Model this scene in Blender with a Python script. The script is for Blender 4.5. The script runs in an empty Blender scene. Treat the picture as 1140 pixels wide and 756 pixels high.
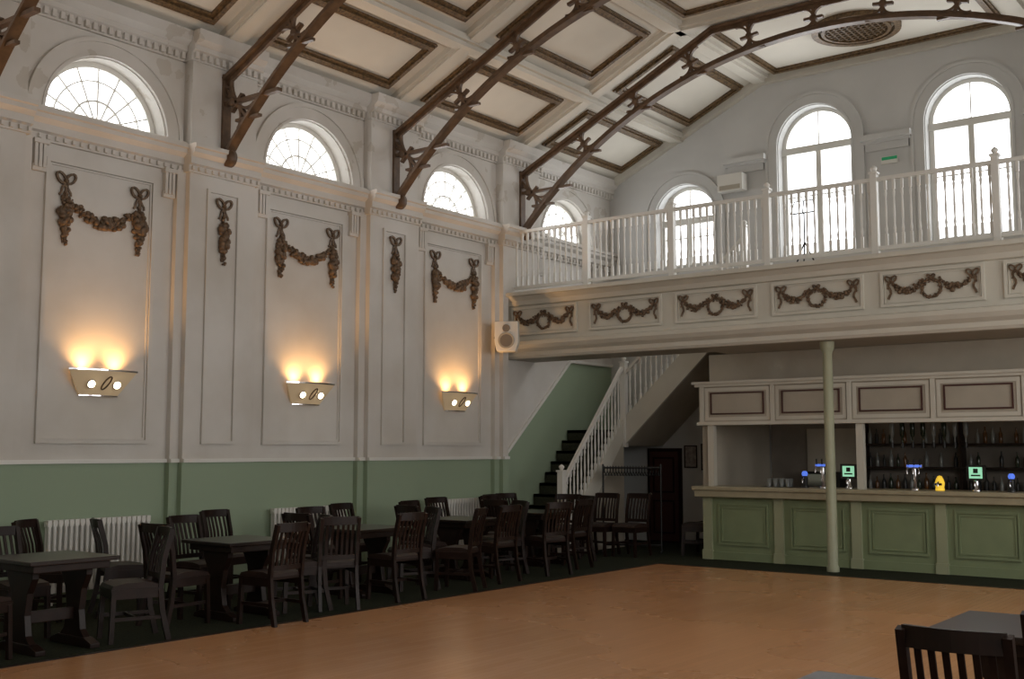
import bpy, math, random
from mathutils import Vector, Matrix
random.seed(7)
S=bpy.context.scene
PI=math.pi
# ------------------------------------------------------------------ materials
def mat(name,col,rough=0.6,metal=0.0,noise=0.0,nscale=4.0,bump=0.0,bscale=30,emit=None,estr=0,spec=0.5,col2=None):
    m=bpy.data.materials.new(name); m.use_nodes=True
    nt=m.node_tree; b=nt.nodes['Principled BSDF']
    b.inputs['Base Color'].default_value=(*col,1); b.inputs['Roughness'].default_value=rough
    b.inputs['Metallic'].default_value=metal; b.inputs['Specular IOR Level'].default_value=spec
    if emit:
        b.inputs['Emission Color'].default_value=(*emit,1); b.inputs['Emission Strength'].default_value=estr
    if noise>0 or col2:
        g=nt.nodes.new('ShaderNodeNewGeometry'); n=nt.nodes.new('ShaderNodeTexNoise')
        n.inputs['Scale'].default_value=nscale; n.inputs['Detail'].default_value=6
        nt.links.new(g.outputs['Position'],n.inputs['Vector'])
        r=nt.nodes.new('ShaderNodeValToRGB')
        c2=col2 if col2 else tuple(c*(1-noise) for c in col)
        r.color_ramp.elements[0].position=.35; r.color_ramp.elements[1].position=.65
        r.color_ramp.elements[0].color=(*c2,1); r.color_ramp.elements[1].color=(*col,1)
        nt.links.new(n.outputs['Fac'],r.inputs['Fac']); nt.links.new(r.outputs['Color'],b.inputs['Base Color'])
    if bump>0:
        g=nt.nodes.new('ShaderNodeNewGeometry'); n=nt.nodes.new('ShaderNodeTexNoise'); n.inputs['Scale'].default_value=bscale
        nt.links.new(g.outputs['Position'],n.inputs['Vector'])
        bp=nt.nodes.new('ShaderNodeBump'); bp.inputs['Strength'].default_value=bump; bp.inputs['Distance'].default_value=.01
        nt.links.new(n.outputs['Fac'],bp.inputs['Height']); nt.links.new(bp.outputs['Normal'],b.inputs['Normal'])
    return m
WALLC=(.68,.65,.61)
GREEN=(.31,.385,.27)
def wall_mat():
    m=mat('wall_paint',WALLC,rough=.75,spec=.3)
    nt=m.node_tree; b=nt.nodes['Principled BSDF']; N=nt.nodes.new; L=nt.links.new
    g=N('ShaderNodeNewGeometry'); s=N('ShaderNodeSeparateXYZ'); L(g.outputs['Position'],s.inputs[0])
    def M(op,a,b_):
        n=N('ShaderNodeMath'); n.operation=op
        for i,v in enumerate((a,b_)):
            if isinstance(v,(int,float)): n.inputs[i].default_value=v
            else: L(v,n.inputs[i])
        return n.outputs[0]
    d=M('MULTIPLY',M('SUBTRACT',s.outputs['Y'],14.6),.88)
    d=M('ADD',M('MINIMUM',M('MAXIMUM',d,0),1.7),1.5)
    fac=M('LESS_THAN',s.outputs['Z'],d)
    n=N('ShaderNodeTexNoise'); n.inputs['Scale'].default_value=.9; n.inputs['Detail'].default_value=8
    L(g.outputs['Position'],n.inputs['Vector'])
    r=N('ShaderNodeValToRGB'); r.color_ramp.elements[0].position=.3;r.color_ramp.elements[1].position=.62
    r.color_ramp.elements[0].color=(.57,.53,.475,1); r.color_ramp.elements[1].color=(*WALLC,1); L(n.outputs['Fac'],r.inputs['Fac'])
    n2=N('ShaderNodeTexNoise'); n2.inputs['Scale'].default_value=2.2; n2.inputs['Detail'].default_value=10; L(g.outputs['Position'],n2.inputs['Vector'])
    hi=M('MULTIPLY',M('GREATER_THAN',n2.outputs['Fac'],.61),M('GREATER_THAN',s.outputs['Z'],5.5))
    hi=M('MULTIPLY',hi,.3)
    mx0=N('ShaderNodeMix'); mx0.data_type='RGBA'; L(hi,mx0.inputs['Factor']); L(r.outputs['Color'],mx0.inputs['A']); mx0.inputs['B'].default_value=(.36,.29,.2,1)
    mx=N('ShaderNodeMix'); mx.data_type='RGBA'; L(fac,mx.inputs['Factor']); L(mx0.outputs['Result'],mx.inputs['A']); mx.inputs['B'].default_value=(*GREEN,1)
    L(mx.outputs['Result'],b.inputs['Base Color'])
    return m
M_WALL=wall_mat()
M_BACK=mat('back_wall_paint',(.62,.615,.60),rough=.8,noise=.08,nscale=1.2,spec=.3)
M_CEIL=mat('ceiling_plaster',(.68,.64,.56),rough=.85,noise=.12,nscale=.8,spec=.2)
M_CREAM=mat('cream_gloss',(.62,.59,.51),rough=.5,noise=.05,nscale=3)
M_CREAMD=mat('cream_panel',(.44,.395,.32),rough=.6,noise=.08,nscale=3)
M_WHITE=mat('white_gloss',(.74,.72,.67),rough=.4)
M_BRONZE=mat('bronze_plaster',(.20,.125,.07),rough=.55,metal=.1,noise=.6,nscale=25,bump=.6,bscale=60)
M_IRON=mat('truss_brown',(.15,.088,.048),rough=.5,metal=.1,noise=.4,nscale=8)
M_FRAME=mat('gilt_frame',(.19,.115,.05),rough=.5,metal=.1,noise=.65,nscale=22,bump=.8,bscale=45)
M_DWOOD=mat('dark_wood',(.020,.009,.006),rough=.42,noise=.4,nscale=9,spec=.3)
M_TTOP=mat('table_top_wood',(.02,.011,.009),rough=.28,noise=.4,nscale=5,spec=.5)
M_SEAT=mat('seat_leather',(.03,.016,.012),rough=.5,noise=.3,nscale=14,spec=.3)
M_CARPET=mat('carpet_dark',(.040,.045,.030),rough=.95,noise=.45,nscale=40,spec=.05)
M_STAIR=mat('stair_carpet',(.055,.058,.04),rough=.95,noise=.3,nscale=40,spec=.05)
M_GREENP=mat('bar_green',(.24,.29,.16),rough=.5,noise=.08,nscale=4)
M_GREENL=mat('bar_green_light',(.36,.38,.24),rough=.5,noise=.06,nscale=4)
M_TOP=mat('bar_top_wood',(.42,.37,.25),rough=.3,noise=.15,nscale=5)
M_BLACK=mat('black',(.012,.012,.012),rough=.4)
M_DARKM=mat('dark_maroon',(.07,.025,.02),rough=.5)
M_CHROME=mat('chrome',(.7,.7,.72),rough=.15,metal=1)
M_SKY=mat('daylight_glass',(.9,.95,1),emit=(.95,.975,1),estr=3.0)
M_BULB=mat('halogen_bulb',(1,.9,.7),emit=(1,.8,.5),estr=16)
M_SHADE=mat('sconce_shade',(.62,.53,.38),rough=.35,metal=.1,emit=(1,.62,.3),estr=.12)
M_SCREEN=mat('tap_screen',(.2,.8,.5),emit=(.4,.75,.5),estr=.6)
M_BLUE=mat('tap_blue',(.05,.1,.6),emit=(.12,.25,.95),estr=.7)
M_YEL=mat('tap_yellow',(.9,.6,.05),emit=(.95,.6,.05),estr=.6)
M_EXIT=mat('exit_green',(.02,.3,.12),emit=(.03,.45,.2),estr=.1)
M_PAPER=mat('poster_paper',(.45,.40,.37),rough=.8,noise=.5,nscale=18)
M_GLASSB=mat('bottle_dark',(.02,.03,.015),rough=.15)
M_GLASSC=mat('bottle_amber',(.12,.05,.015),rough=.15)
M_GLASSW=mat('bottle_clear',(.22,.23,.22),rough=.15)
M_GREYBROWN=mat('backbar_paint',(.22,.19,.16),rough=.6,noise=.2,nscale=3)  # even grey-brown, also on the speaker cones
def wood_floor():
    m=mat('parquet',(.5,.22,.09),rough=.33,spec=.5)
    nt=m.node_tree; b=nt.nodes['Principled BSDF']; N=nt.nodes.new; L=nt.links.new
    g=N('ShaderNodeNewGeometry'); mp=N('ShaderNodeMapping'); L(g.outputs['Position'],mp.inputs['Vector'])
    mp.inputs['Rotation'].default_value=(0,0,PI/2)
    br=N('ShaderNodeTexBrick'); L(mp.outputs[0],br.inputs['Vector'])
    br.inputs['Scale'].default_value=1; br.inputs['Brick Width'].default_value=.9; br.inputs['Row Height'].default_value=.075
    br.inputs['Mortar Size'].default_value=.001; br.inputs['Color1'].default_value=(.59,.305,.145,1); br.inputs['Color2'].default_value=(.54,.27,.12,1)
    br.inputs['Mortar'].default_value=(.34,.16,.065,1)
    n=N('ShaderNodeTexNoise'); n.inputs['Scale'].default_value=.5; n.inputs['Detail'].default_value=5; L(g.outputs['Position'],n.inputs['Vector'])
    r=N('ShaderNodeValToRGB'); r.color_ramp.elements[0].color=(.86,.84,.82,1); r.color_ramp.elements[1].color=(1.03,1.02,1,1)
    r.color_ramp.elements[0].position=.3;r.color_ramp.elements[1].position=.7; L(n.outputs['Fac'],r.inputs['Fac'])
    mx=N('ShaderNodeMix'); mx.data_type='RGBA'; mx.blend_type='MULTIPLY'; mx.inputs['Factor'].default_value=1
    L(br.outputs['Color'],mx.inputs['A']); L(r.outputs['Color'],mx.inputs['B']); L(mx.outputs['Result'],b.inputs['Base Color'])
    r2=N('ShaderNodeMapRange'); L(n.outputs['Fac'],r2.inputs[0]); r2.inputs[3].default_value=.22; r2.inputs[4].default_value=.32
    L(r2.outputs[0],b.inputs['Roughness'])
    return m
M_FLOOR=wood_floor()
# ------------------------------------------------------------------ mesh builder
class MB:
    def __init__(s): s.v=[];s.f=[];s.m=[];s.mats=[];s.sm=[]
    def mi(s,m):
        if m not in s.mats: s.mats.append(m)
        return s.mats.index(m)
    def add(s,vs,fs,m,smooth=False):
        o=len(s.v); s.v+= [tuple(v) for v in vs]; k=s.mi(m)
        for f in fs: s.f.append([o+i for i in f]); s.m.append(k); s.sm.append(smooth)
    def box(s,x0,x1,y0,y1,z0,z1,m,M=None):
        vs=[Vector((x,y,z)) for x in(x0,x1) for y in(y0,y1) for z in(z0,z1)]
        if M is not None: vs=[M@v for v in vs]
        s.add(vs,[(0,1,3,2),(4,6,7,5),(0,4,5,1),(2,3,7,6),(0,2,6,4),(1,5,7,3)],m)
    def beam(s,p0,p1,w,h,m,side=Vector((0,1,0))):
        p0=Vector(p0);p1=Vector(p1);d=(p1-p0)
        if d.length<1e-6:return
        d.normalize(); side=Vector(side); sd=side-d*side.dot(d)
        if sd.length<1e-4: sd=d.orthogonal()
        sd.normalize(); up=d.cross(sd)
        vs=[]
        for p in(p0,p1):
            for a,b in((-1,-1),(1,-1),(1,1),(-1,1)): vs.append(p+sd*(a*w/2)+up*(b*h/2))
        s.add(vs,[(3,2,1,0),(4,5,6,7),(0,1,5,4),(1,2,6,5),(2,3,7,6),(3,0,4,7)],m)
    def path(s,pts,w,h,m,side=(0,1,0),closed=False):
        pts=[Vector(p) for p in pts];n=len(pts);side=Vector(side);vs=[]
        for i,p in enumerate(pts):
            if closed: d=pts[(i+1)%n]-pts[i-1]
            else: d=pts[min(i+1,n-1)]-pts[max(i-1,0)]
            d.normalize(); sd=side-d*side.dot(d)
            if sd.length<1e-4: sd=d.orthogonal()
            sd.normalize(); up=d.cross(sd)
            for a,b in((-1,-1),(1,-1),(1,1),(-1,1)): vs.append(p+sd*(a*w/2)+up*(b*h/2))
        fs=[];K=n if closed else n-1
        for i in range(K):
            a=4*i;b=4*((i+1)%n)
            for j in range(4): fs.append((a+j,a+(j+1)%4,b+(j+1)%4,b+j))
        if not closed: fs+=[(3,2,1,0),(4*n-4,4*n-3,4*n-2,4*n-1)]
        s.add(vs,fs,m)
    def tube(s,pts,r,m,n=8,r1=None,smooth=True):
        pts=[Vector(p) for p in pts];K=len(pts);vs=[]
        ref=None
        for i,p in enumerate(pts):
            d=(pts[min(i+1,K-1)]-pts[max(i-1,0)]).normalized()
            if ref is None: ref=d.orthogonal().normalized()
            a=ref-d*ref.dot(d)
            if a.length<1e-5: a=d.orthogonal()
            a.normalize(); ref=a; b=d.cross(a)
            rr=r if r1 is None else r+(r1-r)*i/(K-1)
            for j in range(n):
                t=2*PI*j/n; vs.append(p+a*(rr*math.cos(t))+b*(rr*math.sin(t)))
        fs=[]
        for i in range(K-1):
            for j in range(n): fs.append((i*n+j,i*n+(j+1)%n,(i+1)*n+(j+1)%n,(i+1)*n+j))
        s.add(vs,fs,m,smooth)
        s.add(vs[:n],[tuple(reversed(range(n)))],m); s.add(vs[-n:],[tuple(range(n))],m)
    def lathe(s,prof,c,m,n=12,ax='z',M=None,smooth=True):
        vs=[];c=Vector(c)
        for r,z in prof:
            for j in range(n):
                t=2*PI*j/n; v=Vector((r*math.cos(t),r*math.sin(t),z))
                if ax=='x': v=Vector((v.z,v.x,v.y))
                if ax=='y': v=Vector((v.x,v.z,v.y))
                if M is not None: v=M@v
                vs.append(v+c)
        fs=[]
        for i in range(len(prof)-1):
            for j in range(n): fs.append((i*n+j,i*n+(j+1)%n,(i+1)*n+(j+1)%n,(i+1)*n+j))
        s.add(vs,fs,m,smooth)
        s.add(vs[:n],[tuple(reversed(range(n)))],m); s.add(vs[-n:],[tuple(range(n))],m)
    def blob(s,c,r,m,n=6,sc=(1,1,1)):
        c=Vector(c);vs=[];rings=[-.8,-.3,.3,.8]
        for z in rings:
            q=math.sqrt(1-z*z)
            for j in range(n):
                t=2*PI*j/n; vs.append(c+Vector((r*sc[0]*q*math.cos(t),r*sc[1]*q*math.sin(t),r*sc[2]*z)))
        fs=[]
        for i in range(3):
            for j in range(n): fs.append((i*n+j,i*n+(j+1)%n,(i+1)*n+(j+1)%n,(i+1)*n+j))
        fs+=[tuple(reversed(range(n))),tuple(range(3*n,4*n))]
        s.add(vs,fs,m,True)
    def prism(s,poly,axis,a0,a1,m):
        def P(p,a):
            return {'x':(a,p[0],p[1]),'y':(p[0],a,p[1]),'z':(p[0],p[1],a)}[axis]
        n=len(poly); vs=[P(p,a0) for p in poly]+[P(p,a1) for p in poly]
        fs=[tuple(range(n)),tuple(reversed(range(n,2*n)))]+[(i,i+n,(i+1)%n+n,(i+1)%n) for i in range(n)]
        s.add(vs,fs,m)
    def obj(s,name,parent=None,bevel=0,loc=None,rotz=0):
        me=bpy.data.meshes.new(name); me.from_pydata(s.v,[],s.f)
        for m in s.mats: me.materials.append(m)
        for i,p in enumerate(me.polygons): p.material_index=s.m[i]; p.use_smooth=s.sm[i]
        me.update()
        import bmesh
        b=bmesh.new(); b.from_mesh(me); bmesh.ops.recalc_face_normals(b,faces=b.faces); b.to_mesh(me); b.free()
        o=bpy.data.objects.new(name,me); S.collection.objects.link(o)
        if bevel:
            md=o.modifiers.new('bev','BEVEL'); md.width=bevel; md.segments=2; md.limit_method='ANGLE'; md.angle_limit=math.radians(50)
        if loc: o.location=loc
        o.rotation_euler[2]=rotz
        if parent: o.parent=parent
        return o
def empty(name,loc=(0,0,0)):
    e=bpy.data.objects.new(name,None); e.location=loc; S.collection.objects.link(e); return e
def frame_rect(mb,P,u0,u1,v0,v1,w,d,m):
    for (a0,a1,b0,b1) in((u0,u1,v0,v0+w),(u0,u1,v1-w,v1),(u0,u0+w,v0+w,v1-w),(u1-w,u1,v0+w,v1-w)):
        vs=[P(a,b,c) for a in(a0,a1) for b in(b0,b1) for c in(0,d)]
        mb.add(vs,[(0,1,3,2),(4,6,7,5),(0,4,5,1),(2,3,7,6),(0,2,6,4),(1,5,7,3)],m)
# ------------------------------------------------------------------ dimensions
YB=17.95; XR=12.6; YF=-1.5; ZW=6.75; XC=5.4; ZC=8.2
PITCH=3.1
WY=[7.17+PITCH*k for k in range(-2,4)]
PY=[8.71+PITCH*k for k in range(-3,3)]
# ------------------------------------------------------------------ walls
def arch_wall(mb,P,u0,u1,z0,z1,wins,depth,m,seg=20):
    cur=u0
    for c,r,si,sp in wins:
        a,b=c-r,c+r
        mb.add([P(cur,z0,0),P(a,z0,0),P(a,z1,0),P(cur,z1,0)],[(0,1,2,3)],m)
        mb.add([P(a,z0,0),P(b,z0,0),P(b,si,0),P(a,si,0)],[(0,1,2,3)],m)
        arc=[(c-r*math.cos(PI*i/seg),sp+r*math.sin(PI*i/seg)) for i in range(seg+1)]
        for i in range(seg):
            (p,q),(p2,q2)=arc[i],arc[i+1]
            mb.add([P(p,q,0),P(p2,q2,0),P(p2,z1,0),P(p,z1,0)],[(0,1,2,3)],m)
        loop=[(a,si)]+ arc + [(b,si)]
        for i in range(len(loop)):
            p=loop[i];q=loop[(i+1)%len(loop)]
            if p==q: continue
            mb.add([P(*p,0),P(*q,0),P(*q,depth),P(*p,depth)],[(0,1,2,3)],m)
        cur=b
    mb.add([P(cur,z0,0),P(u1,z0,0),P(u1,z1,0),P(cur,z1,0)],[(0,1,2,3)],m)
def fan_window(name,P,c,r,si,sp,dep,tall=False,pane=M_SKY):
    mb=MB(); seg=24
    arc=[(c-r*math.cos(PI*i/seg),sp+r*math.sin(PI*i/seg)) for i in range(seg+1)]
    pts=[P(*p,dep) for p in arc]
    if sp>si: pts=[P(c-r,si,dep)]+pts+[P(c+r,si,dep)]
    mb.add(pts,[tuple(range(len(pts)))],pane)
    nrm=P(0,0,1)-P(0,0,0)
    def band(r0,w,dd,steps=24,a0=0,a1=PI,m=M_WHITE):
        mb.path([P(c-r0*math.cos(a0+(a1-a0)*i/steps),sp+r0*math.sin(a0+(a1-a0)*i/steps),dd) for i in range(steps+1)],.05,w,m,side=nrm)
    band(r-.03,.07,dep-.04)
    mb.beam(P(c-r,si+.03,dep-.04),P(c+r,si+.03,dep-.04),.06,.07,M_WHITE,side=nrm)
    if not tall:
        band(r*.42,.022,dep-.03)
        band(r*.72,.016,dep-.03)
        for k in range(1,8):
            a=PI*k/8
            mb.beam(P(c-.0*math.cos(a),sp,dep-.03),P(c-r*math.cos(a),sp+r*math.sin(a),dep-.03),.03,.018,M_WHITE,side=nrm)
    else:
        mb.beam(P(c-r,sp-.05,dep-.05),P(c+r,sp-.05,dep-.05),.09,.12,M_WHITE,side=nrm)
        for uu in(-r+.035,0,r-.035):
            mb.beam(P(c+uu,si,dep-.04),P(c+uu,sp,dep-.04),.07,.09,M_WHITE,side=nrm)
        mb.beam(P(c,sp,dep-.03),P(c,sp+r,dep-.03),.03,.02,M_WHITE,side=nrm)
        mb.beam(P(c-r,(si+sp)/2+.1,dep-.03),P(c+r,(si+sp)/2+.1,dep-.03),.03,.02,M_WHITE,side=nrm)
    return mb.obj(name)
def arch_trim(mb,P,c,r,sp,si,m,w=.14):
    nrm=P(0,0,-1)-P(0,0,0)
    for rr,ww,dd in((r+.10,.16,.03),(r+.205,.05,.05),(r+.03,.035,.045)):
        pts=[P(c-rr*math.cos(PI*i/28),sp+rr*math.sin(PI*i/28),-dd/2) for i in range(29)]
        if si<sp: pts=[P(c-rr,si,-dd/2)]+pts+[P(c+rr,si,-dd/2)]
        mb.path(pts,dd,ww,m,side=nrm)
WR=.78; SILL=5.38
PL=lambda u,z,d: Vector((-d,u,z))
PBk=lambda u,z,d: Vector((u,YB+d,z))
PRt=lambda u,z,d: Vector((XR+d,u,z))
mb=MB()
arch_wall(mb,PL,YF,YB,0,ZW+.1,[(y,WR,SILL,SILL) for y in WY],.3,M_WALL)
W=1.0
for y in PY:
    if y<14:
        mb.box(0,.16,y-W/2,y+W/2,0,ZW-.05,M_WALL)
        mb.box(0,.08,y-W/2-.12,y+W/2+.12,0,5.05,M_WALL)
    else:
        mb.box(0,.16,y-W/2,y+W/2,4.2,ZW-.05,M_WALL)
        mb.box(0,.16,y-W/2,14.55,0,4.2,M_WALL); mb.box(0,.08,y-W/2-.12,14.6,0,5.05,M_WALL)
wl=mb.obj('wall_left')
wn=1
for y in WY:
    fan_window('added_window_%d'%wn,PL,y,WR,SILL,SILL,.26); wn+=1
BW=[(1.62,.60,5.0,5.9),(4.12,.65,4.95,6.88),(6.64,.65,4.95,6.88),(9.1,.6,5.0,5.9)]
mb=MB()
arch_wall(mb,PBk,0,XR,0,8.4,BW,.3,M_BACK)
mb.obj('wall_back')
for c,r,si,sp in BW:
    fan_window('added_window_%d'%wn,PBk,c,r,si,sp,.26,tall=True); wn+=1
mb=MB()
RW=[(y,.8,1.6,4.2) for y in (1.0,4.1,7.2,10.3,13.0)]  # out-of-view windows, added and made large to light the hall
arch_wall(mb,PRt,YF,YB,0,ZW+.1,RW,.3,M_WALL)
mb.obj('wall_right')
for c,r,si,sp in RW:
    fan_window('added_window_%d'%wn,PRt,c,r,si,sp,.26,tall=True); wn+=1
mb=MB(); mb.box(0,XR,YF-.2,YF,0,8.4,M_WALL); mb.obj('wall_front')
mb=MB(); mb.box(0,XR,YF,YB,-.2,0,M_CARPET); mb.obj('floor')
mb=MB(); mb.box(3.1,11.0,1.0,14.3,0.0,.012,M_FLOOR); mb.box(3.05,3.1,.95,14.35,0,.016,M_DWOOD); mb.box(3.05,11.05,14.3,14.35,0,.016,M_DWOOD)
mb.obj('dance_floor')
SL=(ZC-ZW)/3.2
prof=[(0,ZW),(3.2,ZC),(2*XC-3.2,ZC),(2*XC,ZW),(XR,ZW)]
mb=MB()
for (a,b) in zip(prof[:-1],prof[1:]):
    mb.prism([a,b,(b[0],b[1]+.15),(a[0],a[1]+.15)],'y',YF,YB,M_CEIL)
mb.obj('ceiling')
def cz(x):
    if x<3.2: return ZW+SL*x
    if x<2*XC-3.2: return ZC
    if x<2*XC: return ZC-SL*(x-(2*XC-3.2))
    return ZW
mb=MB()
def xbeam(y,w,dep):
    for (a,b) in zip(prof[:3],prof[1:4]):
        mb.prism([a,b,(b[0],b[1]-dep),(a[0],a[1]-dep)],'y',y-w/2,y+w/2,M_CEIL)
for y in PY: xbeam(y,.34,.09); xbeam(y,.2,.13)
for x in (1.5,3.2,2*XC-3.2,2*XC-1.5):
    z=cz(x); mb.box(x-.11,x+.11,YF,YB,z-.13,z+.02,M_CEIL); mb.box(x-.17,x+.17,YF,YB,z-.07,z+.02,M_CEIL)
mb.obj('trim_1')
mb=MB()
def PS(u,v,d):
    p=Vector((v,u,ZW+SL*v)); return p-Vector((-SL,0,1)).normalized()*d
def PS2(u,v,d):
    return Vector((2*XC-PS(u,v,d).x,u,PS(u,v,d).z))
def PFl(u,v,d): return Vector((v,u,ZC-d))
bays=[(PY[i]+.17,PY[i+1]-.17) for i in range(len(PY)-1)]+[(PY[-1]+.17,YB)]+[(YF,PY[0]-.17)]
def gilt(P,a,b,v0,v1):
    frame_rect(mb,P,a,b,v0,v1,.14,.035,M_FRAME); frame_rect(mb,P,a+.035,b-.035,v0+.035,v1-.035,.06,.065,M_FRAME)
for a,b in bays:
    for P in(PS,PS2):
        for v0,v1 in((.33,1.28),(1.78,2.92)): gilt(P,a+.18,b-.18,v0,v1)
    for v0,v1 in((3.48,5.2),(5.6,7.32)):
        if b>17: continue
        gilt(PFl,a+.18,b-.18,v0,v1)
a,b=bays[-2]
gilt(PFl,a+.18,b-.18,3.48,7.32)
mb.obj('trim_2')
mb=MB(); vc=Vector((5.4,16.6,ZC))
for rr,w in((.62,.1),(.5,.05)):
    mb.path([vc+Vector((rr*math.cos(2*PI*i/40),rr*math.sin(2*PI*i/40),-.04)) for i in range(40)],.08,w,M_FRAME,side=(0,0,1),closed=True)
mb.lathe([(.5,0),(.5,.01)],vc+Vector((0,0,-.02)),M_BLACK,n=40)
for i in range(-5,6):
    h=math.sqrt(.5**2-(i*.09)**2)
    mb.box(vc.x+i*.09-.012,vc.x+i*.09+.012,vc.y-h,vc.y+h,ZC-.06,ZC-.03,M_FRAME)
    mb.box(vc.x-h,vc.x+h,vc.y+i*.09-.012,vc.y+i*.09+.012,ZC-.06,ZC-.03,M_FRAME)
mb.obj('ceiling_vent')
# ------------------------------------------------------------------ left wall plasterwork
def ext_y(mb,y0,y1,prof2,m,x0=0):
    mb.prism([(x0+x,z) for x,z in prof2],'y',y0,y1,m)
mb=MB()
sc=[(0,5.02),(.05,5.02),(.05,5.10),(.09,5.12),(.09,5.2),(.15,5.25),(.15,5.3),(.18,5.31),(.18,5.36),(0,5.36)]
ext_y(mb,YF,YB,[(x,z) for x,z in sc],M_WALL)
sc2=[(x+.14 if x>0 else 0,z) for x,z in sc]
for y in PY:
    ext_y(mb,y-W/2-.04,y+W/2+.04,sc2,M_WALL)
tc=[(0,6.42),(.04,6.42),(.04,6.5),(.1,6.54),(.1,6.6),(.18,6.66),(.2,6.78),(0,6.78)]
ext_y(mb,YF,YB,tc,M_WALL)
for y in PY:
    ext_y(mb,y-W/2-.04,y+W/2+.04,[(x+.14 if x>0 else 0,z) for x,z in tc],M_WALL)
yy=YF
while yy<YB-.05:
    inp=any(abs(yy-p)<W/2+.04 for p in PY)
    o=.14 if inp else 0
    mb.box(o+.03,o+.085,yy,yy+.05,6.44,6.52,M_WALL)
    mb.box(o+.04,o+.085,yy,yy+.035,5.04,5.09,M_WALL)
    yy+=.1
mb.obj('trim_3')
mb=MB()
for y in WY:
    arch_trim(mb,PL,y,WR,SILL,SILL,M_WALL)
    mb.box(-.0,.1,y-WR-.25,y+WR+.25,5.33,5.4,M_WALL)
    for s in(-1,1):
        yc=y+s*.83
        for k in range(3): mb.box(0,.07,yc-.07+k*.05,yc-.035+k*.05,4.72,5.02,M_WALL)
        mb.box(0,.09,yc-.09,yc+.09,4.98,5.03,M_WALL); mb.box(0,.05,yc-.08,yc+.08,4.68,4.75,M_WALL)
mb.obj('trim_4')
mb=MB()
def PW(off): return lambda u,v,d: Vector((off+d,u,v))
for y in WY[:-1]:
    for g,w,d in((0,.045,.035),(.05,.02,.018)):
        frame_rect(mb,PW(0),y-.74+g,y+.66-g,1.72+g,4.86-g,w,d,M_WALL)
for y in PY[:-1]:
    for g,w,d in((0,.04,.03),):
        frame_rect(mb,PW(.16),y-.25+g,y+.25-g,1.72+g,4.86-g,w,d,M_WALL)
mb.obj('trim_5')
mb=MB()
cur=YF
for y in PY:
    mb.box(0,.035,cur,y-W/2-.12,1.5,1.545,M_WHITE); 
    mb.box(.08,.115,y-W/2-.12,y-W/2,1.5,1.545,M_WHITE)
    if y<14:
        mb.box(.08,.115,y+W/2,y+W/2+.12,1.5,1.545,M_WHITE); mb.box(.16,.195,y-W/2,y+W/2,1.5,1.545,M_WHITE)
    else: mb.box(.16,.195,y-W/2,14.55,1.5,1.545,M_WHITE)
    cur=y+W/2+.12
mb.obj('trim_6')
mb=MB(); mb.box(0,.02,YF,YB,0,.15,M_GREENP)
mb.obj('baseboard_left')
mb=MB()
mb.path([(.02,14.6,1.53),(.02,16.55,3.23),(.02,YB,3.23)],.04,.05,M_WHITE,side=(1,0,0))
mb.obj('trim_7')
mb=MB()
for c,r,si,sp in BW: arch_trim(mb,PBk,c,r,sp,si,M_BACK)
for a,b,z in((2.5,3.24,6.66),(5.0,5.76,6.66),(7.5,8.3,6.66)):
    mb.box(a,b,YB-.1,YB,z,z+.05,M_BACK); mb.box(a+.03,b-.03,YB-.06,YB,z-.12,z,M_BACK); mb.box(a-.03,b+.03,YB-.16,YB,z+.05,z+.14,M_BACK)
for (a,b) in zip(prof[:3],prof[1:4]):
    mb.prism([a,b,(b[0],b[1]-.14),(a[0],a[1]-.14)],'y',YB-.12,YB,M_CEIL)
mb.obj('trim_8')
# ------------------------------------------------------------------ garlands
def blobs_along(mb,P,pts,r,n,m=M_BRONZE):
    L=[0]
    for a,b in zip(pts[:-1],pts[1:]): L.append(L[-1]+math.hypot(b[0]-a[0],b[1]-a[1]))
    for k in range(n):
        t=L[-1]*(k+.5)/n
        i=max(j for j in range(len(L)) if L[j]<=t); i=min(i,len(pts)-2)
        f=(t-L[i])/(L[i+1]-L[i]); u=pts[i][0]+(pts[i+1][0]-pts[i][0])*f; v=pts[i][1]+(pts[i+1][1]-pts[i][1])*f
        fr=t/L[-1]; rr=r(fr)
        for q in range(3):
            du=random.uniform(-1,1)*rr*.75; dv=random.uniform(-1,1)*rr*.75
            rb=rr*random.uniform(.35,.6)
            mb.blob(P(u+du,v+dv,rb*.6+.004+random.random()*.012),rb,m,n=6,sc=(random.uniform(.7,1.1),)*3)
def bow(mb,P,u,v,s,nrm):
    for sg in(-1,1):
        pts=[]
        for i in range(13):
            t=2*PI*i/12
            a=s*(1-math.cos(t))*.5; b=s*.6*math.sin(t)
            pts.append(P(u+sg*(a*.9),v+b*.7+a*.45,.02))
        mb.path(pts,.025,max(.014,s*.2),M_BRONZE,side=nrm)
        mb.path([P(u+sg*s*.55*i/5+.008*math.sin(i*2),v-s*1.3*i/5,.012) for i in range(6)],.014,s*.18,M_BRONZE,side=nrm)
    mb.blob(P(u,v,.025),s*.24,M_BRONZE)
def drop(mb,P,u,top,L,w,nrm):
    bow(mb,P,u,top-.09,w*.55,nrm)
    blobs_along(mb,P,[(u,top-.22),(u,top-L)],lambda f:w*(.13+.26*math.sin(PI*min(1,f*1.15))) if f<.87 else w*.16,int(L*36))
    mb.path([P(u+.012*math.sin(i*1.5),top-.1-L*.86*i/8,.01) for i in range(9)],.015,w*.14,M_BRONZE,side=nrm)
def swag(mb,P,u0,u1,v0,dip,r,nrm,n=26):
    pts=[]
    for i in range(17):
        t=i/16; pts.append((u0+(u1-u0)*t, v0-dip*(1-(2*t-1)**2)))
    blobs_along(mb,P,pts,lambda f:r*(.4+.7*math.sin(PI*f)),n)
    mb.path([P(a,b,.012) for a,b in pts],.02,r*.5,M_BRONZE,side=nrm)
NX=Vector((1,0,0))
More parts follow.
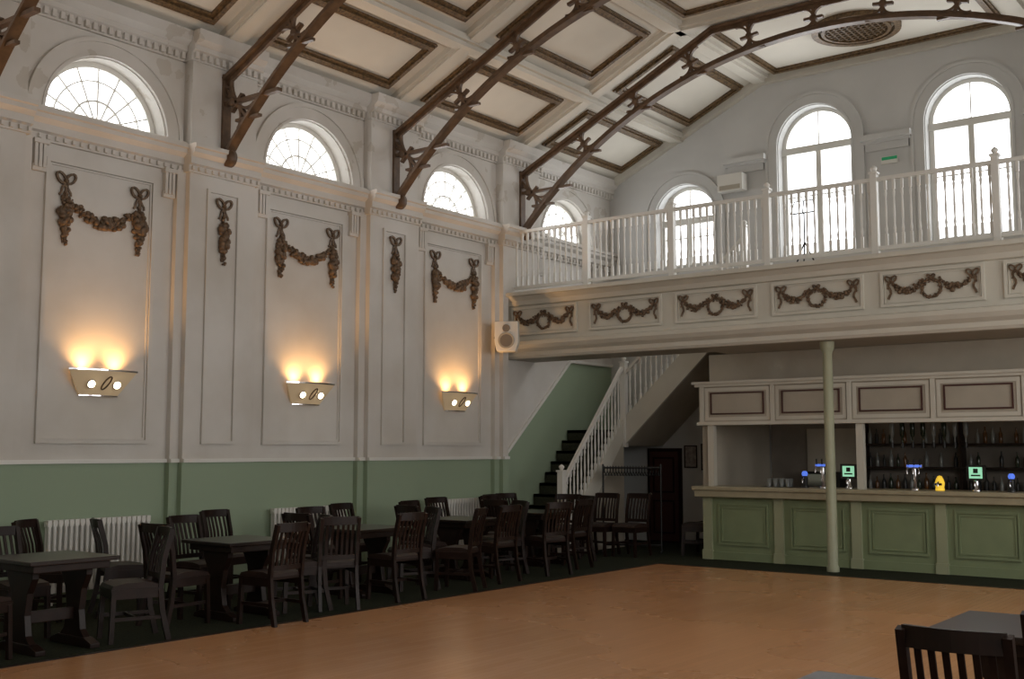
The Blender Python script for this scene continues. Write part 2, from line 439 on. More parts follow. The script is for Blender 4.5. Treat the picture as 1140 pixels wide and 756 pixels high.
for y in WY[:-1]:
    mb=MB(); P=PW(0.01)
    drop(mb,P,y-.50,4.72,.80,.23,NX); drop(mb,P,y+.44,4.72,.80,.23,NX)
    swag(mb,P,y-.47,y+.41,4.44,.22,.070,NX,38)
    mb.obj('plaster_garland')
for y in PY[:-1]:
    mb=MB(); drop(mb,PW(.17),y,4.76,.80,.23,NX); mb.obj('plaster_drop')
# ------------------------------------------------------------------ trusses
def truss(y):
    mb=MB(); R=6.95; zc=7.63-R; x0=.2
    th0=math.asin((x0-XC)/R); n=48
    def arc(f,off=0): 
        th=th0*(1-2*f); return Vector((XC+(R+off)*math.sin(th),y,zc+(R+off)*math.cos(th)))
    A=[arc(i/n) for i in range(n+1)]
    mb.path(A,.13,.042,M_IRON); mb.path([arc(i/n,.04) for i in range(n+1)],.035,.075,M_IRON)
    s_=.475; zt=8.02
    def up(x):
        xx=x if x<=XC else 2*XC-x
        return min(6.3+s_*(xx-.18),zt)
    xb=.18+(zt-6.3)/s_
    U=[Vector((x,y,up(x))) for x in (.18,xb,2*XC-xb,2*XC-.18)]
    for a,b in zip(U[:-1],U[1:]): mb.beam(a,b,.15,.045,M_IRON); mb.beam(a-Vector((0,0,.045)),b-Vector((0,0,.045)),.035,.07,M_IRON)
    for s in(0,1):
        xx=lambda v: v if s==0 else 2*XC-v
        mb.beam((xx(.18),y,5.3),(xx(.18),y,6.36),.12,.04,M_IRON)
        mb.lathe([(.05,-.06),(.11,-.05),(.11,.05),(.05,.06)],(xx(.25),y,5.28),M_IRON,n=16,ax='y')
        z=5.98
        f=next(i for i in range(n+1) if A[i].z>=z); xe=A[f].x
        mb.beam((xx(.18),y,z),(xx(xe+.1),y,z),.07,.045,M_IRON)
        mb.lathe([(.03,-.05),(.06,-.04),(.06,.04),(.03,.05)],(xx(.32),y,z),M_IRON,n=12,ax='y')
    for xs in (.62,1.55,2.5,3.47,4.43,5.4):
        for mirror in((0,1) if xs<XC else (0,)):
            th=math.asin((xs-XC)/R)
            if mirror: th=-th
            d=Vector((math.sin(th),0,math.cos(th))); p=Vector((XC+(R+.06)*math.sin(th),y,zc+(R+.06)*math.cos(th)))
            t=0
            while p.z+d.z*t<up(p.x+d.x*t)-.06 and t<2: t+=.01
            q=p+d*t; Lg=t
            if Lg<.08: continue
            tn=Vector((d.z,0,-d.x))
            m0=p+d*Lg*.42
            mb.beam(p,q,.055,.038,M_IRON)
            fl=min(.26,Lg*.55)
            for sg in(-1,1):
                pts=[m0+tn*(sg*fl*(1-math.cos(PI/2*i/8)))+d*((Lg*.58)*math.sin(PI/2*i/8)) for i in range(9)]
                mb.path(pts,.05,.032,M_IRON)
                pts=[m0+tn*(sg*fl*.8*(1-math.cos(PI/2*i/8)))-d*((Lg*.42)*math.sin(PI/2*i/8)) for i in range(9)]
                mb.path(pts,.05,.032,M_IRON)
            mb.beam(m0-tn*.14,m0+tn*.14,.06,.04,M_IRON)
            mb.lathe([(.03,-.035),(.055,-.03),(.055,.03),(.03,.035)],m0,M_IRON,n=10,ax='y')
            hb=p-d*.05
            mb.beam(hb-Vector((.22,0,0)),hb+Vector((.22,0,0)),.06,.035,M_IRON)
    mb.obj('roof_truss')
for y in PY: truss(y)
# ------------------------------------------------------------------ sconces
def sconce(y,z):
    e=empty('wall_sconce',(0,y,z)); mb=MB()
    w0,w1=.24,.43
    n=10; top=[];bot=[]
    for i in range(n+1):
        t=-1+2*i/n; bow_=.05*(1-t*t)
        bot.append(Vector((.03+bow_,w0*t,-.16))); top.append(Vector((.13+bow_*1.6,w1*t,.12)))
    vs=bot+top; fs=[(i,i+1,n+2+i,n+1+i) for i in range(n)]
    mb.add(vs,fs,M_SHADE,True)
    vi=[v-Vector((.012,0,-.005)) for v in vs]
    mb.add(vi,fs,M_SHADE,True)
    mb.path([v-Vector((.006,0,0)) for v in top],.02,.015,M_CHROME,side=(0,0,1))
    mb.path([v-Vector((.006,0,0)) for v in bot],.02,.015,M_CHROME,side=(0,0,1))
    mb.add([Vector((0,-w0,-.16))]+bot+[Vector((0,w0,-.16))],[tuple(range(n+3))],M_SHADE)
    for s in(-1,1):
        mb.add([(0,s*w0,-.16),(.03,s*w0,-.16),(.13,s*w1,.12),(0,s*(w0+.02),-.1)],[(0,1,2,3)],M_SHADE)
    mb.box(0,.03,-.2,.2,-.12,.04,M_CHROME)
    nrm=Vector((.28,0,-.12)).normalized()
    Mx=Matrix.Rotation(math.atan2(.12,.28),4,'Y')
    for s in(-1,1):
        c=Vector((.128,s*.16,-.035))
        mb.lathe([(.05,0),(.055,.012),(.045,.02)],c,M_CHROME,n=20,ax='x',M=Mx)
        mb.lathe([(.042,.018),(.039,.028),(.02,.036)],c,M_BULB,n=16,ax='x',M=Mx)
    dirv=Vector((.13,0,.28)).normalized(); c0=Vector((.145,0,-.02))+nrm*.012
    for s in(-1,1):
        pts=[c0+Vector((0,.02+s*.035*math.sin(PI*i/8)+.035*math.cos(PI*i/8),0))+dirv*(.08*math.cos(PI*i/8)) for i in range(9)]
        mb.path(pts,.012,.012,M_BRONZE,side=nrm)
    mb.obj('shade',parent=e)
    for s in(-1,1):
        l=bpy.data.lights.new('uplight','SPOT'); l.energy=40; l.color=(1,.52,.18); l.spot_size=math.radians(122); l.spot_blend=.9; l.shadow_soft_size=.035
        o=bpy.data.objects.new('uplight',l); S.collection.objects.link(o); o.parent=e; o.location=(.09,s*.2,.05); o.rotation_euler=(PI,math.radians(12),0)
for y in WY[:-1]: sconce(y-.01,2.42)
# ------------------------------------------------------------------ radiators
def radiator(y):
    mb=MB(); n=20; w=1.28
    for i in range(n):
        yy=-w/2+w*(i+.5)/n
        for xx in(.07,.12):
            mb.tube([(xx,yy,.17),(xx,yy,.2),(xx,yy,.84),(xx,yy,.87)],.019,M_WHITE,n=8)
        mb.box(.055,.135,yy-.024,yy+.024,.83,.90,M_WHITE); mb.box(.055,.135,yy-.024,yy+.024,.13,.2,M_WHITE)
    mb.tube([(.095,-w/2,.17),(.095,w/2,.17)],.022,M_WHITE); mb.tube([(.095,-w/2,.86),(.095,w/2,.86)],.022,M_WHITE)
    for s in(-1,1):
        mb.box(.06,.13,s*(w/2-.08)-.02,s*(w/2-.08)+.02,0,.15,M_WHITE)
        mb.tube([(.095,s*w/2,.17),(.095,s*(w/2+.06),.17),(.095,s*(w/2+.06),0)],.012,M_WHITE)
    mb.obj('radiator',bevel=.006,loc=(0.03,y,0))
for y in WY[:-1]: radiator(y)
# ------------------------------------------------------------------ balcony
FY=14.7
XE=XR-.02
bal=empty('balcony')
mb=MB()
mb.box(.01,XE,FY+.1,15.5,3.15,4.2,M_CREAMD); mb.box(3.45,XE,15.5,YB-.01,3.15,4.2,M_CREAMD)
mb.obj('deck',parent=bal)
mb=MB()
fas=[(FY+.12,3.15),(FY-.02,3.15),(FY-.05,3.19),(FY-.05,3.25),(FY-.12,3.3),(FY-.16,3.36),(FY-.16,3.42),(FY-.06,3.44),(FY-.06,3.5),(FY,3.5),(FY,4.02),(FY-.05,4.03),(FY-.08,4.1),(FY-.16,4.16),(FY-.22,4.17),(FY-.22,4.23),(FY+.12,4.23)]
mb.prism(fas,'x',.01,XE,M_CREAM)
PB=lambda u,v,d: Vector((u,FY-d,v))
k=0
while .775+1.55*k<XE:
    c=.775+1.55*k
    frame_rect(mb,PB,c-.66,c+.66,3.53,4.0,.04,.03,M_CREAM); frame_rect(mb,PB,c-.61,c+.61,3.58,3.95,.015,.015,M_CREAM)
    k+=1
mb.obj('fascia',parent=bal)
NY=Vector((0,-1,0))
for j in range(k):
    c=.775+1.55*j
    mb=MB()
    pts=[(c+.12*math.cos(2*PI*i/20),3.74+.12*math.sin(2*PI*i/20)) for i in range(21)]
    blobs_along(mb,PB,pts,lambda f:.03,28)
    mb.path([PB(a,b,.012) for a,b in pts],.02,.03,M_BRONZE,side=NY)
    for s in(-1,1):
        swag(mb,PB,c+s*.52,c+s*.1,3.87,.14,.05,NY,22)
        bow(mb,PB,c+s*.52,3.88,.085,NY)
        mb.path([PB(c+s*(.54+.02*math.sin(i*1.3)),3.87-.24*i/6,.012) for i in range(7)],.012,.028,M_BRONZE,side=NY)
    bow(mb,PB,c,3.88,.055,NY)
    mb.obj('fascia_garland',parent=bal)
mb=MB()
RY=FY+.02
mb.box(.0,XE,RY-.035,RY+.035,5.25,5.30,M_WHITE); mb.box(0,XE,RY-.03,RY+.03,4.31,4.36,M_WHITE)
def post(mb,x,y,z0,z1,w=.09):
    mb.box(x-w/2,x+w/2,y-w/2,y+w/2,z0,z1-.12,M_WHITE); mb.box(x-w*.65,x+w*.65,y-w*.65,y+w*.65,z1-.12,z1-.09,M_WHITE)
    mb.lathe([(.02,-.09),(.045,-.05),(.045,-.03),(.01,0)],(x,y,z1),M_WHITE,n=10)
def baluster(mb,x,y,z0,z1,r=.018):
    h=z1-z0
    mb.box(x-r,x+r,y-r,y+r,z0,z0+h*.18,M_WHITE); mb.box(x-r,x+r,y-r,y+r,z1-h*.15,z1,M_WHITE)
    mb.lathe([(r*.7,h*.18),(r*1.1,h*.25),(r*.6,h*.32),(r*.95,h*.5),(r*.6,h*.72),(r*1.1,h*.8),(r*.7,h*.85)],(x,y,z0),M_WHITE,n=8)
x=.1
while x<XE:
    p=any(abs(x-1.55*j-.06)<.07 for j in range(1,9))
    if not p: baluster(mb,x,RY,4.36,5.25)
    x+=.1107
for j in range(1,9): 
    if 1.55*j+.04<XE: post(mb,1.55*j+.06,RY,4.23,5.47)
mb.box(.01,.08,RY-.05,RY+.05,4.23,5.4,M_WHITE)
mb.obj('railing',parent=bal)
mb=MB()
M_POLE=mat('pole_paint',(.40,.41,.28),rough=.5,noise=.1)
mb.lathe([(.085,0),(.085,.06),(.07,.08),(.066,3.0),(.085,3.03),(.1,3.08),(.1,3.148)],(5.45,14.95,0.0),M_POLE,n=20); mb.obj('support_pole')
# ------------------------------------------------------------------ bar
bx0=3.2; bx1=XR-.3; by=15.55
bar=empty('bar_counter')
mb=MB()
mb.box(bx0,bx1,by,by+.08,0,1.0,M_GREENP); mb.box(bx0,bx0+.08,by+.08,16.3,0,1.0,M_GREENP)
mb.box(bx0-.03,bx1,by-.03,by+.03,0,.12,M_GREENP)
nP=int((bx1-bx0)/1.16)
PBr=lambda u,v,d: Vector((u,by-d,v))
for i in range(nP+1):
    xx=bx0+.06+1.16*i
    mb.box(xx-.07,xx+.07,by-.045,by+.01,.0,1.0,M_GREENL); mb.box(xx-.085,xx+.085,by-.06,by+.01,.0,.14,M_GREENL); mb.box(xx-.085,xx+.085,by-.06,by+.01,.92,1.0,M_GREENL)
    if xx+1.16<bx1:
        frame_rect(mb,PBr,xx+.17,xx+.99,.22,.84,.03,.025,M_GREENP); frame_rect(mb,PBr,xx+.22,xx+.94,.27,.79,.02,.015,M_GREENP)
mb.obj('front',parent=bar)
mb=MB()
mb.box(bx0-.14,bx1,by-.17,by+.52,1.04,1.1,M_TOP); mb.box(bx0-.1,bx1,by-.12,by+.48,1.0,1.04,M_TOP)
mb.box(bx0-.11,bx1,by-.14,by-.12,.94,1.04,M_TOP)
mb.obj('counter_top',parent=bar,bevel=.012)
can=empty('bar_canopy'); mb=MB()
cy0,cy1=15.6,15.98
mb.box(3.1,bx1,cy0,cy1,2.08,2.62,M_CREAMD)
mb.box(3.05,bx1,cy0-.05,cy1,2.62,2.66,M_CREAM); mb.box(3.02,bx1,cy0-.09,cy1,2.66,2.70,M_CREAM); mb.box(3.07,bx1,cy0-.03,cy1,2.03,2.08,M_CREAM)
mb.box(3.1,3.2,cy0+.1,YB-.02,0,2.08,M_CREAMD)
PC=lambda u,v,d: Vector((u,cy0-d,v))
for i in range(8):
    xx=3.16+1.17*i
    if xx+1.1>bx1: break
    mb.box(xx-.03,xx+.03,cy0-.03,cy0,2.08,2.62,M_CREAM)
    frame_rect(mb,PC,xx+.05,xx+1.12,2.1,2.6,.05,.012,M_CREAM)
    frame_rect(mb,PC,xx+.14,xx+1.03,2.19,2.53,.022,.02,M_DARKM)
for xx in(3.28,5.62,7.96,10.3): mb.box(xx-.05,xx+.05,cy0+.02,cy0+.12,1.1,2.03,M_CREAM)
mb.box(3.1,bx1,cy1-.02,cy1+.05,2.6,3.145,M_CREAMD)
mb.obj('canopy_body',parent=can)
bb=empty('back_bar'); mb=MB()
mb.box(3.25,bx1,17.4,YB-.02,0,.95,M_DWOOD); mb.box(3.25,bx1,17.35,YB-.02,.95,1.0,M_GREYBROWN)
mb.box(3.25,bx1,YB-.06,YB-.02,1.0,3.1,M_GREYBROWN)
for z in(1.36,1.72): mb.box(4.9,bx1,17.6,YB-.06,z,z+.03,M_DWOOD)
for xx in(4.9,6.4,7.9,9.4): mb.box(xx,xx+.04,17.65,YB-.06,1.0,2.1,M_DWOOD)
mb.box(3.9,4.75,YB-.09,YB-.06,1.3,2.0,M_CREAMD)
mb.obj('cabinet',parent=bb)
mb=MB()
def bottle(mb,x,y,z,s,m,inv=False):
    p=[(.035,0),(.038,.02),(.038,.17),(.03,.2),(.013,.23),(.013,.29),(.015,.3)]
    p=[(r*s,h*s) for r,h in p]
    if inv: p=[(r,.3*s-h) for r,h in reversed(p)]
    mb.lathe(p,(x,y,z),m,n=8)
x=5.0
while x<10.5:
    if all(abs(x-a-.02)>.06 for a in(4.9,6.4,7.9,9.4)):
        bottle(mb,x,17.72,1.002,random.uniform(.75,1.0),random.choice([M_GLASSB,M_GLASSC,M_BLACK,M_GLASSW]))
        if random.random()<.85: bottle(mb,x,17.76,1.392,random.uniform(.6,.85),random.choice([M_GLASSB,M_GLASSC,M_BLACK,M_GLASSW]))
        if random.random()<.7: bottle(mb,x,17.76,1.752,random.uniform(.7,.9),random.choice([M_GLASSB,M_GLASSC,M_BLACK,M_GLASSW]))
    x+=.11
mb.obj('bottles',parent=bb)
mb=MB()
for i in range(8):
    x=5.75+i*.15; bottle(mb,x,16.6,1.76,.95,random.choice([M_GLASSB,M_GLASSC,M_GLASSB,M_GLASSW]),inv=True)
    mb.lathe([(.025,-.08),(.025,0)],(x,16.6,1.76),M_BLACK,n=8)
mb.box(5.65,6.9,16.57,16.63,2.045,2.08,M_BLACK); mb.box(5.67,5.69,16.59,16.61,2.08,3.14,M_BLACK); mb.box(6.85,6.87,16.59,16.61,2.08,3.14,M_BLACK)
mb.obj('spirit_optics_rack')
mb=MB(); mb.lathe([(.13,-.06),(.13,-.03),(.11,-.065)],(7.85,YB-.06,2.0),M_PAPER,n=24,ax='y'); mb.lathe([(.15,0),(.15,-.04)],(7.85,YB-.06,2.0),M_BLACK,n=24,ax='y')
mb.obj('wall_clock')
def tap(x,kind):
    mb=MB(); y=15.72; z=1.101
    if kind=='T':
        mb.lathe([(.06,0),(.06,.02),(.025,.03),(.025,.3)],(x,y,z),M_CHROME,n=14)
        mb.tube([(x-.11,y,z+.32),(x+.11,y,z+.32)],.03,M_CHROME,n=12)
        for s in(-1,0,1): 
            mb.tube([(x+s*.08,y-.02,z+.32),(x+s*.08,y-.08,z+.3),(x+s*.08,y-.09,z+.22)],.01,M_CHROME)
            mb.tube([(x+s*.08,y-.03,z+.34),(x+s*.08,y-.04,z+.42)],.012,M_BLACK)
        mb.box(x-.1,x+.1,y-.034,y-.03,z+.31,z+.345,M_BLUE)
    elif kind=='S':
        mb.lathe([(.06,0),(.06,.02),(.035,.04),(.035,.14)],(x,y,z),M_CHROME,n=14)
        mb.box(x-.12,x+.12,y-.03,y+.03,z+.14,z+.35,M_BLACK); mb.box(x-.085,x+.085,y-.036,y-.03,z+.17,z+.32,M_SCREEN)
        mb.box(x-.06,x+.06,y-.038,y-.036,z+.2,z+.22,M_BLACK);mb.box(x-.03,x+.03,y-.038,y-.036,z+.24,z+.3,M_BLACK)
        mb.tube([(x,y-.03,z+.14),(x,y-.1,z+.12),(x,y-.1,z+.07)],.012,M_CHROME)
    elif kind=='B':
        mb.lathe([(.06,0),(.06,.02),(.04,.04),(.045,.15),(.03,.17)],(x,y,z),M_BLACK,n=14); mb.lathe([(.035,.17),(.045,.2),(.035,.23),(.02,.24)],(x,y,z),M_BLUE,n=14)
        mb.tube([(x,y-.03,z+.14),(x,y-.09,z+.12),(x,y-.09,z+.07)],.012,M_CHROME)
    else:
        mb.lathe([(.06,0),(.06,.02),(.055,.04),(.065,.1),(.05,.15),(.03,.19),(.01,.2)],(x,y,z),M_YEL,n=14)
        mb.tube([(x,y-.03,z+.12),(x,y-.1,z+.1),(x,y-.1,z+.06)],.012,M_CHROME)
        mb.box(x-.045,x+.045,y-.07,y-.062,z+.07,z+.1,M_BLACK)
    mb.obj('beer_tap')
for x,k_ in((4.75,'B'),(5.03,'T'),(5.42,'S'),(6.35,'T'),(6.68,'Y'),(7.16,'S'),(7.6,'B'),(8.4,'T')): tap(x,k_)
mb=MB()
for i in range(4):
    for j in range(2):
        mb.lathe([(.03,0),(.04,.12),(.038,.12),(.028,.01)],(4.15+i*.1,15.8+j*.1,1.104),M_GLASSW,n=10)
mb.box(4.05,4.6,15.72,15.98,1.101,1.104,M_BLACK)
mb.obj('glass_tray')
mb=MB()
mb.box(4.0,4.6,17.45,17.8,1.002,1.3,M_BLACK); mb.box(4.05,4.4,17.44,17.45,1.06,1.26,M_CHROME); mb.obj('till_machine')
# ------------------------------------------------------------------ staircase
st=empty('staircase')
mb=MB()
sx0,sx1=0.03,1.1; n1=11; r1=2.0/n1; g1=(16.6-14.75)/n1
for i in range(n1):
    y0=14.75+g1*i; z=r1*(i+1)
    mb.box(sx0,sx1-.04,y0,16.6 if i==n1-1 else y0+g1+.02,z-.05,z,M_STAIR)
    mb.box(sx0,sx1-.04,y0,y0+.02,z-r1,z,M_STAIR)
mb.box(.03,sx1,16.6,YB-.01,1.85,2.0,M_STAIR)
n2=12; r2=2.2/n2; g2=(3.45-1.1)/n2
for i in range(n2):
    x0=1.1+g2*i; z=2.0+r2*(i+1)
    mb.box(x0,x0+g2+.02,16.66,YB-.01,z-.05,z,M_CREAMD); mb.box(x0,x0+.02,16.66,YB-.01,z-r2,z,M_CREAMD)
mb.prism([(14.70,0),(14.70,.3),(16.6,2.2),(16.6,1.85),(14.9,0)],'x',sx1-.04,sx1+.02,M_CREAM)
mb.prism([(14.9,0),(16.6,1.85),(16.6,0)],'x',sx1-.03,sx1,M_CREAMD)
mb.prism([(1.1,1.72),(1.1,2.2),(3.45,4.4),(3.45,4.2),(3.42,3.9)],'y',16.6,16.66,M_CREAM)
mb.prism([(1.1,1.72),(1.1,1.76),(3.42,3.94),(3.42,3.9)],'y',16.66,YB-.01,M_CREAMD)
mb.obj('flights',parent=st)
mb=MB()
s1=2.0/(16.6-14.75)
post(mb,sx1,14.72,0,1.42,.10)
mb.path([(sx1,14.75,1.12),(sx1,16.55,1.12+s1*1.8)],.06,.05,M_WHITE,side=(1,0,0))
y=14.86
while y<16.52:
    zb=.3+(y-14.7)*1.0; zt=1.12+s1*(y-14.75); baluster(mb,sx1,y,zb-.02,zt-.02); y+=.105
post(mb,sx1,16.62,1.7,3.28,.10)
s2=2.2/2.35
mb.path([(sx1,16.63,2.95),(3.4,16.63,2.95+s2*2.3)],.06,.05,M_WHITE,side=(0,1,0))
x=1.22
while x<3.4:
    zb=2.2+(x-1.1)*.936; zt=2.95+s2*(x-1.1); baluster(mb,x,16.63,zb-.02,zt-.02); x+=.105
post(mb,3.43,16.63,4.2,5.4,.1)
mb.obj('banister',parent=st)
mb=MB()
mb.box(.8,1.5,YB-.05,YB-.01,0,1.68,M_DWOOD); mb.box(.86,1.44,YB-.07,YB-.05,.02,1.62,M_DARKM)
PD=lambda u,v,d:Vector((u,YB-.07-d,v))
frame_rect(mb,PD,.93,1.37,.15,.75,.03,.015,M_DWOOD); frame_rect(mb,PD,.93,1.37,.88,1.52,.03,.015,M_DWOOD)
mb.lathe([(.02,0),(.03,-.03),(.03,-.05),(.01,-.06)],(.9,YB-.07,.85),M_CHROME,n=10,ax='y')
mb.obj('door_1')
for (xa,xb_,za,zb_) in((1.56,1.8,1.34,1.72),(1.9,2.2,1.3,1.75)):
    mb=MB(); mb.box(xa,xb_,YB-.025,YB-.01,za,zb_,M_PAPER); frame_rect(mb,lambda u,v,d:Vector((u,YB-.025-d,v)),xa-.01,xb_+.01,za-.01,zb_+.01,.02,.01,M_DWOOD); mb.obj('wall_poster')
mb=MB()
ca=Vector((1.35,15.55,0)); cb=Vector((2.2,15.95,0)); nn=Vector((-.43,.9,0))
for z in(1.36,.12): mb.tube([ca+Vector((0,0,z)),cb+Vector((0,0,z))],.016,M_BLACK)
for c_ in(ca,cb):
    mb.tube([c_+Vector((0,0,.02)),c_+Vector((0,0,1.42))],.016,M_BLACK); mb.tube([c_+nn*.2+Vector((0,0,.02)),c_-nn*.2+Vector((0,0,.02))],.014,M_BLACK)
for i in range(20):
    p=ca.lerp(cb,(i+.5)/20)
    mb.tube([p+Vector((0,0,1.39)),p+Vector((0,0,1.31)),p+nn*.2+Vector((0,0,1.24)),p-nn*.2+Vector((0,0,1.24)),p+Vector((0,0,1.31))],.009,M_BLACK,n=5)
mb.obj('coat_rail')
mb=MB()
mb.prism([(-.15,-.24),(.15,-.24),(.19,-.1),(.19,.24),(-.19,.24),(-.19,-.1)],'y',-.12,.16,M_WHITE)
mb.box(-.12,.12,.16,.22,-.2,.2,M_WHITE)
mb.lathe([(.13,-.121),(.135,-.135),(.11,-.13),(.03,-.115)],(0,0,-.07),M_CREAMD,n=24,ax='y'); mb.lathe([(.1,-.13),(.03,-.125)],(0,0,-.07),M_GREYBROWN,n=24,ax='y')
mb.lathe([(.06,-.121),(.065,-.135),(.03,-.125)],(0,0,.13),M_GREYBROWN,n=20,ax='y')
mb.tube([(0,.2,0),(-.22,.12,0)],.02,M_BLACK)
o=mb.obj('wall_speaker',bevel=.01,loc=(.44,14.15,3.46),rotz=math.radians(32))
mb=MB(); mb.box(2.42,2.9,YB-.26,YB-.06,6.2,6.5,M_WHITE); mb.box(2.46,2.86,YB-.265,YB-.26,6.22,6.3,M_CREAMD); mb.box(2.6,2.7,YB-.06,YB-.02,6.25,6.4,M_BLACK)
mb.obj('air_heater',bevel=.02)
mb=MB(); mb.box(5.28,5.55,YB-.05,YB-.01,6.3,6.42,M_WHITE); mb.box(5.29,5.54,YB-.055,YB-.05,6.36,6.41,M_EXIT); mb.obj('exit_sign')
mb=MB()
for a in(0,2.1,4.2): mb.tube([(4.6,16.3,4.85),(4.6+.3*math.cos(a),16.3+.3*math.sin(a),4.21)],.012,M_BLACK)
mb.tube([(4.6,16.3,4.85),(4.6,16.3,5.3)],.012,M_BLACK); mb.tube([(4.4,16.25,5.3),(4.8,16.25,5.3)],.012,M_BLACK); mb.tube([(4.4,16.25,5.3),(4.45,16.3,5.5),(4.75,16.3,5.5),(4.8,16.25,5.3)],.01,M_BLACK);mb.tube([(4.6,16.25,5.3),(4.6,16.3,5.5)],.01,M_BLACK); mb.obj('music_stand')
# ------------------------------------------------------------------ furniture
def chair_mesh():
    mb=MB(); w=.21
    mb.box(-w,w,-.2,.22,.43,.455,M_DWOOD)
    mb.prism([(-.2,.455),(-.19,.485),(-.1,.505),(.1,.505),(.2,.485),(.22,.455)],'x',-w+.01,w-.01,M_SEAT)
    for s in(-1,1):
        mb.beam((s*(w-.02),.195,.43),(s*(w-.01),.21,0),.04,.04,M_DWOOD,side=(1,0,0))
        mb.path([(s*(w-.01),-.28,0),(s*(w-.015),-.22,.25),(s*(w-.015),-.2,.45),(s*(w-.015),-.225,.7),(s*(w-.015),-.29,.95)],.035,.045,M_DWOOD,side=(1,0,0))
        mb.beam((s*(w-.02),-.22,.2),(s*(w-.02),.2,.2),.02,.03,M_DWOOD,side=(1,0,0))
        mb.box(s*(w-.02)-.012,s*(w-.02)+.012,-.19,.2,.37,.43,M_DWOOD)
    mb.box(-w+.02,w-.02,.19,.212,.37,.43,M_DWOOD); mb.beam((-w+.02,0,.2),(w-.02,0,.2),.02,.03,M_DWOOD)
    def rail(z,yb,h,cv):
        mb.path([(-w+.02+2*(w-.02)*i/8, yb-cv*math.sin(PI*i/8), z) for i in range(9)],.022,h,M_DWOOD,side=(0,1,0))
    rail(.92,-.28,.085,.035); rail(.54,-.205,.045,.02)
    for i in range(6):
        t=(i+1)/7; x=-w+.02+2*(w-.02)*t; c=math.sin(PI*t)
        mb.path([(x,-.205-.02*c,.55),(x,-.225-.028*c,.72),(x,-.275-.035*c,.89)],.026,.012,M_DWOOD,side=(1,0,0))
    return mb
cm=chair_mesh().obj('dining_chair',bevel=.004); 
first=[True]
def zf(x,y): return .013 if 2.95<x<11.05 and 1<y<14.35 else 0.001
def chair(x,y,deg):
    if first[0]: o=cm; first[0]=False
    else: o=bpy.data.objects.new('dining_chair',cm.data); S.collection.objects.link(o)
    o.location=(x,y,zf(x,y)); o.rotation_euler[2]=math.radians(deg+random.uniform(-7,7))
    return o
def table_mesh(lx,ly):
    mb=MB()
    mb.box(-lx/2,lx/2,-ly/2,ly/2,.725,.76,M_TTOP); mb.box(-lx/2+.06,lx/2-.06,-ly/2+.06,ly/2-.06,.66,.725,M_DWOOD)
    for s in(-1,1):
        yy=s*(ly/2-.16)
        pf=[(-.2,.66),(-.2,.6),(-.13,.48),(-.1,.3),(-.13,.14),(-.2,.07),(.2,.07),(.13,.14),(.1,.3),(.13,.48),(.2,.6),(.2,.66)]
        mb.prism(pf,'y',yy-.03,yy+.03,M_DWOOD)
        mb.prism([(-.32,0),(-.32,.04),(-.2,.08),(.2,.08),(.32,.04),(.32,0)],'y',yy-.045,yy+.045,M_DWOOD)
    mb.box(-.02,.02,-ly/2+.16,ly/2-.16,.22,.32,M_DWOOD)
    return mb
tm=table_mesh(.8,.8).obj('pub_table',bevel=.006)
ft=[True]
def table(x,y,deg=0):
    if ft[0]: o=tm; ft[0]=False
    else:
        o=bpy.data.objects.new('pub_table',tm.data); S.collection.objects.link(o)
        m2=o.modifiers.new('bev','BEVEL'); m2.width=.006; m2.segments=2
    o.location=(x,y,zf(x,y)); o.rotation_euler[2]=math.radians(deg)
T=[(2.5,5.22),(2.3,7.35),(2.03,9.35),(1.85,11.35),(1.65,13.3)]
for i,(x,y) in enumerate(T):
    table(x,y,random.uniform(-2,2))
    if i>0: chair(x+.62,y-.1,88)
    else: chair(2.6,4.5,10)
    chair(x-.66,y+.05,-90)
    chair(x+.15,y+.68,160)
    if i>0: chair(x-.05,y-.68,0)
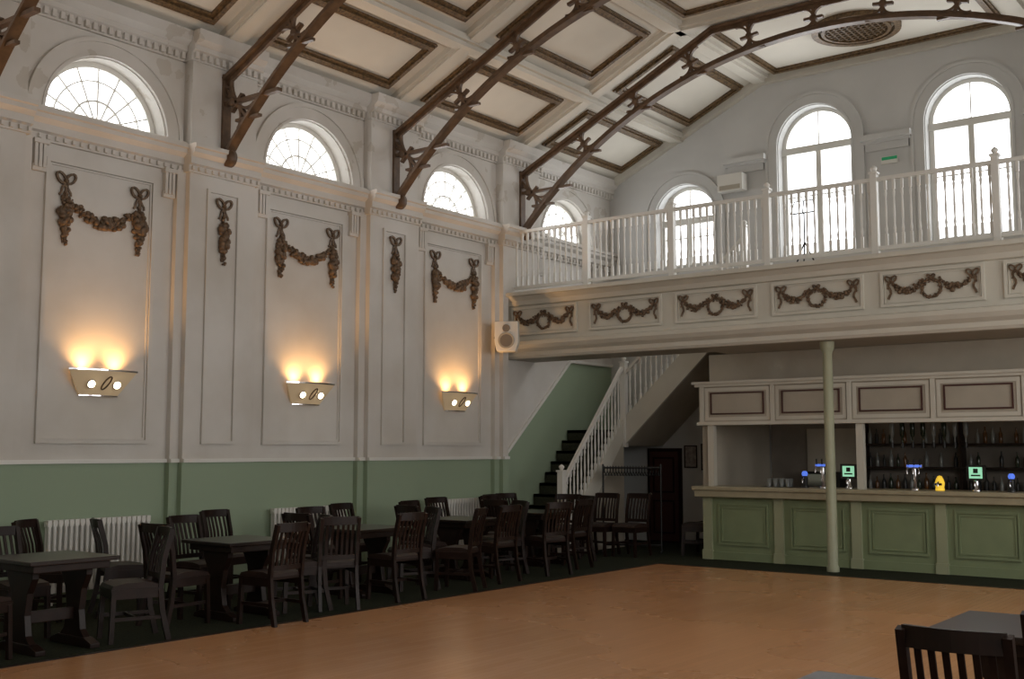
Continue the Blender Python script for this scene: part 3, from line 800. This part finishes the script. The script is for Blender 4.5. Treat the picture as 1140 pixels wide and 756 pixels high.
for (x,y,d) in ((1.0,6.1,-60),(1.25,6.75,-20),(1.0,8.3,-90),(1.0,10.3,-80),(.75,12.4,-90),(.72,13.75,-90),(2.62,8.35,60),(2.65,10.35,110),(2.5,12.35,70),(1.45,14.3,200),
                (1.6,15.05,190),(2.08,15.2,178),(2.8,16.0,120),(2.75,16.7,100),(.6,14.2,-100)):
    chair(x,y,d)
table(9.98,3.98,0); table(9.98,6.1,0)
chair(10.08,4.74,4); chair(10.38,5.45,0); chair(9.98,6.8,180); chair(10.65,6.2,90); chair(10.1,8.2,-90)
table(10.8,8.2,0)
# ------------------------------------------------------------------ lights
def area(name,loc,rot,sx,sy,e,col=(1,1,1)):
    l=bpy.data.lights.new(name,'AREA'); l.shape='RECTANGLE'; l.size=sx; l.size_y=sy; l.energy=e; l.color=col
    o=bpy.data.objects.new(name,l); S.collection.objects.link(o); o.location=loc; o.rotation_euler=rot; return o
for c,r,si,sp in RW:
    area('added_fill_right',(XR-.02,c,3.3),(0,math.radians(90),0),3.2,1.5,45,(1,.975,.93))  # area lamps added at the unseen right windows to brighten the hall
for y in WY:
    area('daylight_left',(.06,y,5.68),(0,math.radians(-90),0),.5,1.2,10,(.98,.98,.97))
for c,r,si,sp in BW:
    h=sp+.4-si
    area('daylight_back',(c,YB-.05,si+h/2),(math.radians(-90),0,0),1.1,h,30 if h>2 else 12,(.95,.97,1))
area('bar_light',(6.5,16.7,3.1),(0,0,0),4,.4,3,(1,.82,.6))
w=bpy.data.worlds.new('World'); S.world=w; w.use_nodes=True
w.node_tree.nodes['Background'].inputs[0].default_value=(.8,.88,1,1); w.node_tree.nodes['Background'].inputs[1].default_value=1.0
# ------------------------------------------------------------------ camera
cd=bpy.data.cameras.new('camera'); cam=bpy.data.objects.new('camera',cd); S.collection.objects.link(cam)
cd.sensor_width=36; cd.lens=1245/1140*36; cd.clip_start=.05
cam.location=(11.4,0,1.65); cam.rotation_euler=(math.radians(90+5.64),0,math.radians(37.5))
S.camera=cam
S.view_settings.view_transform='Standard'
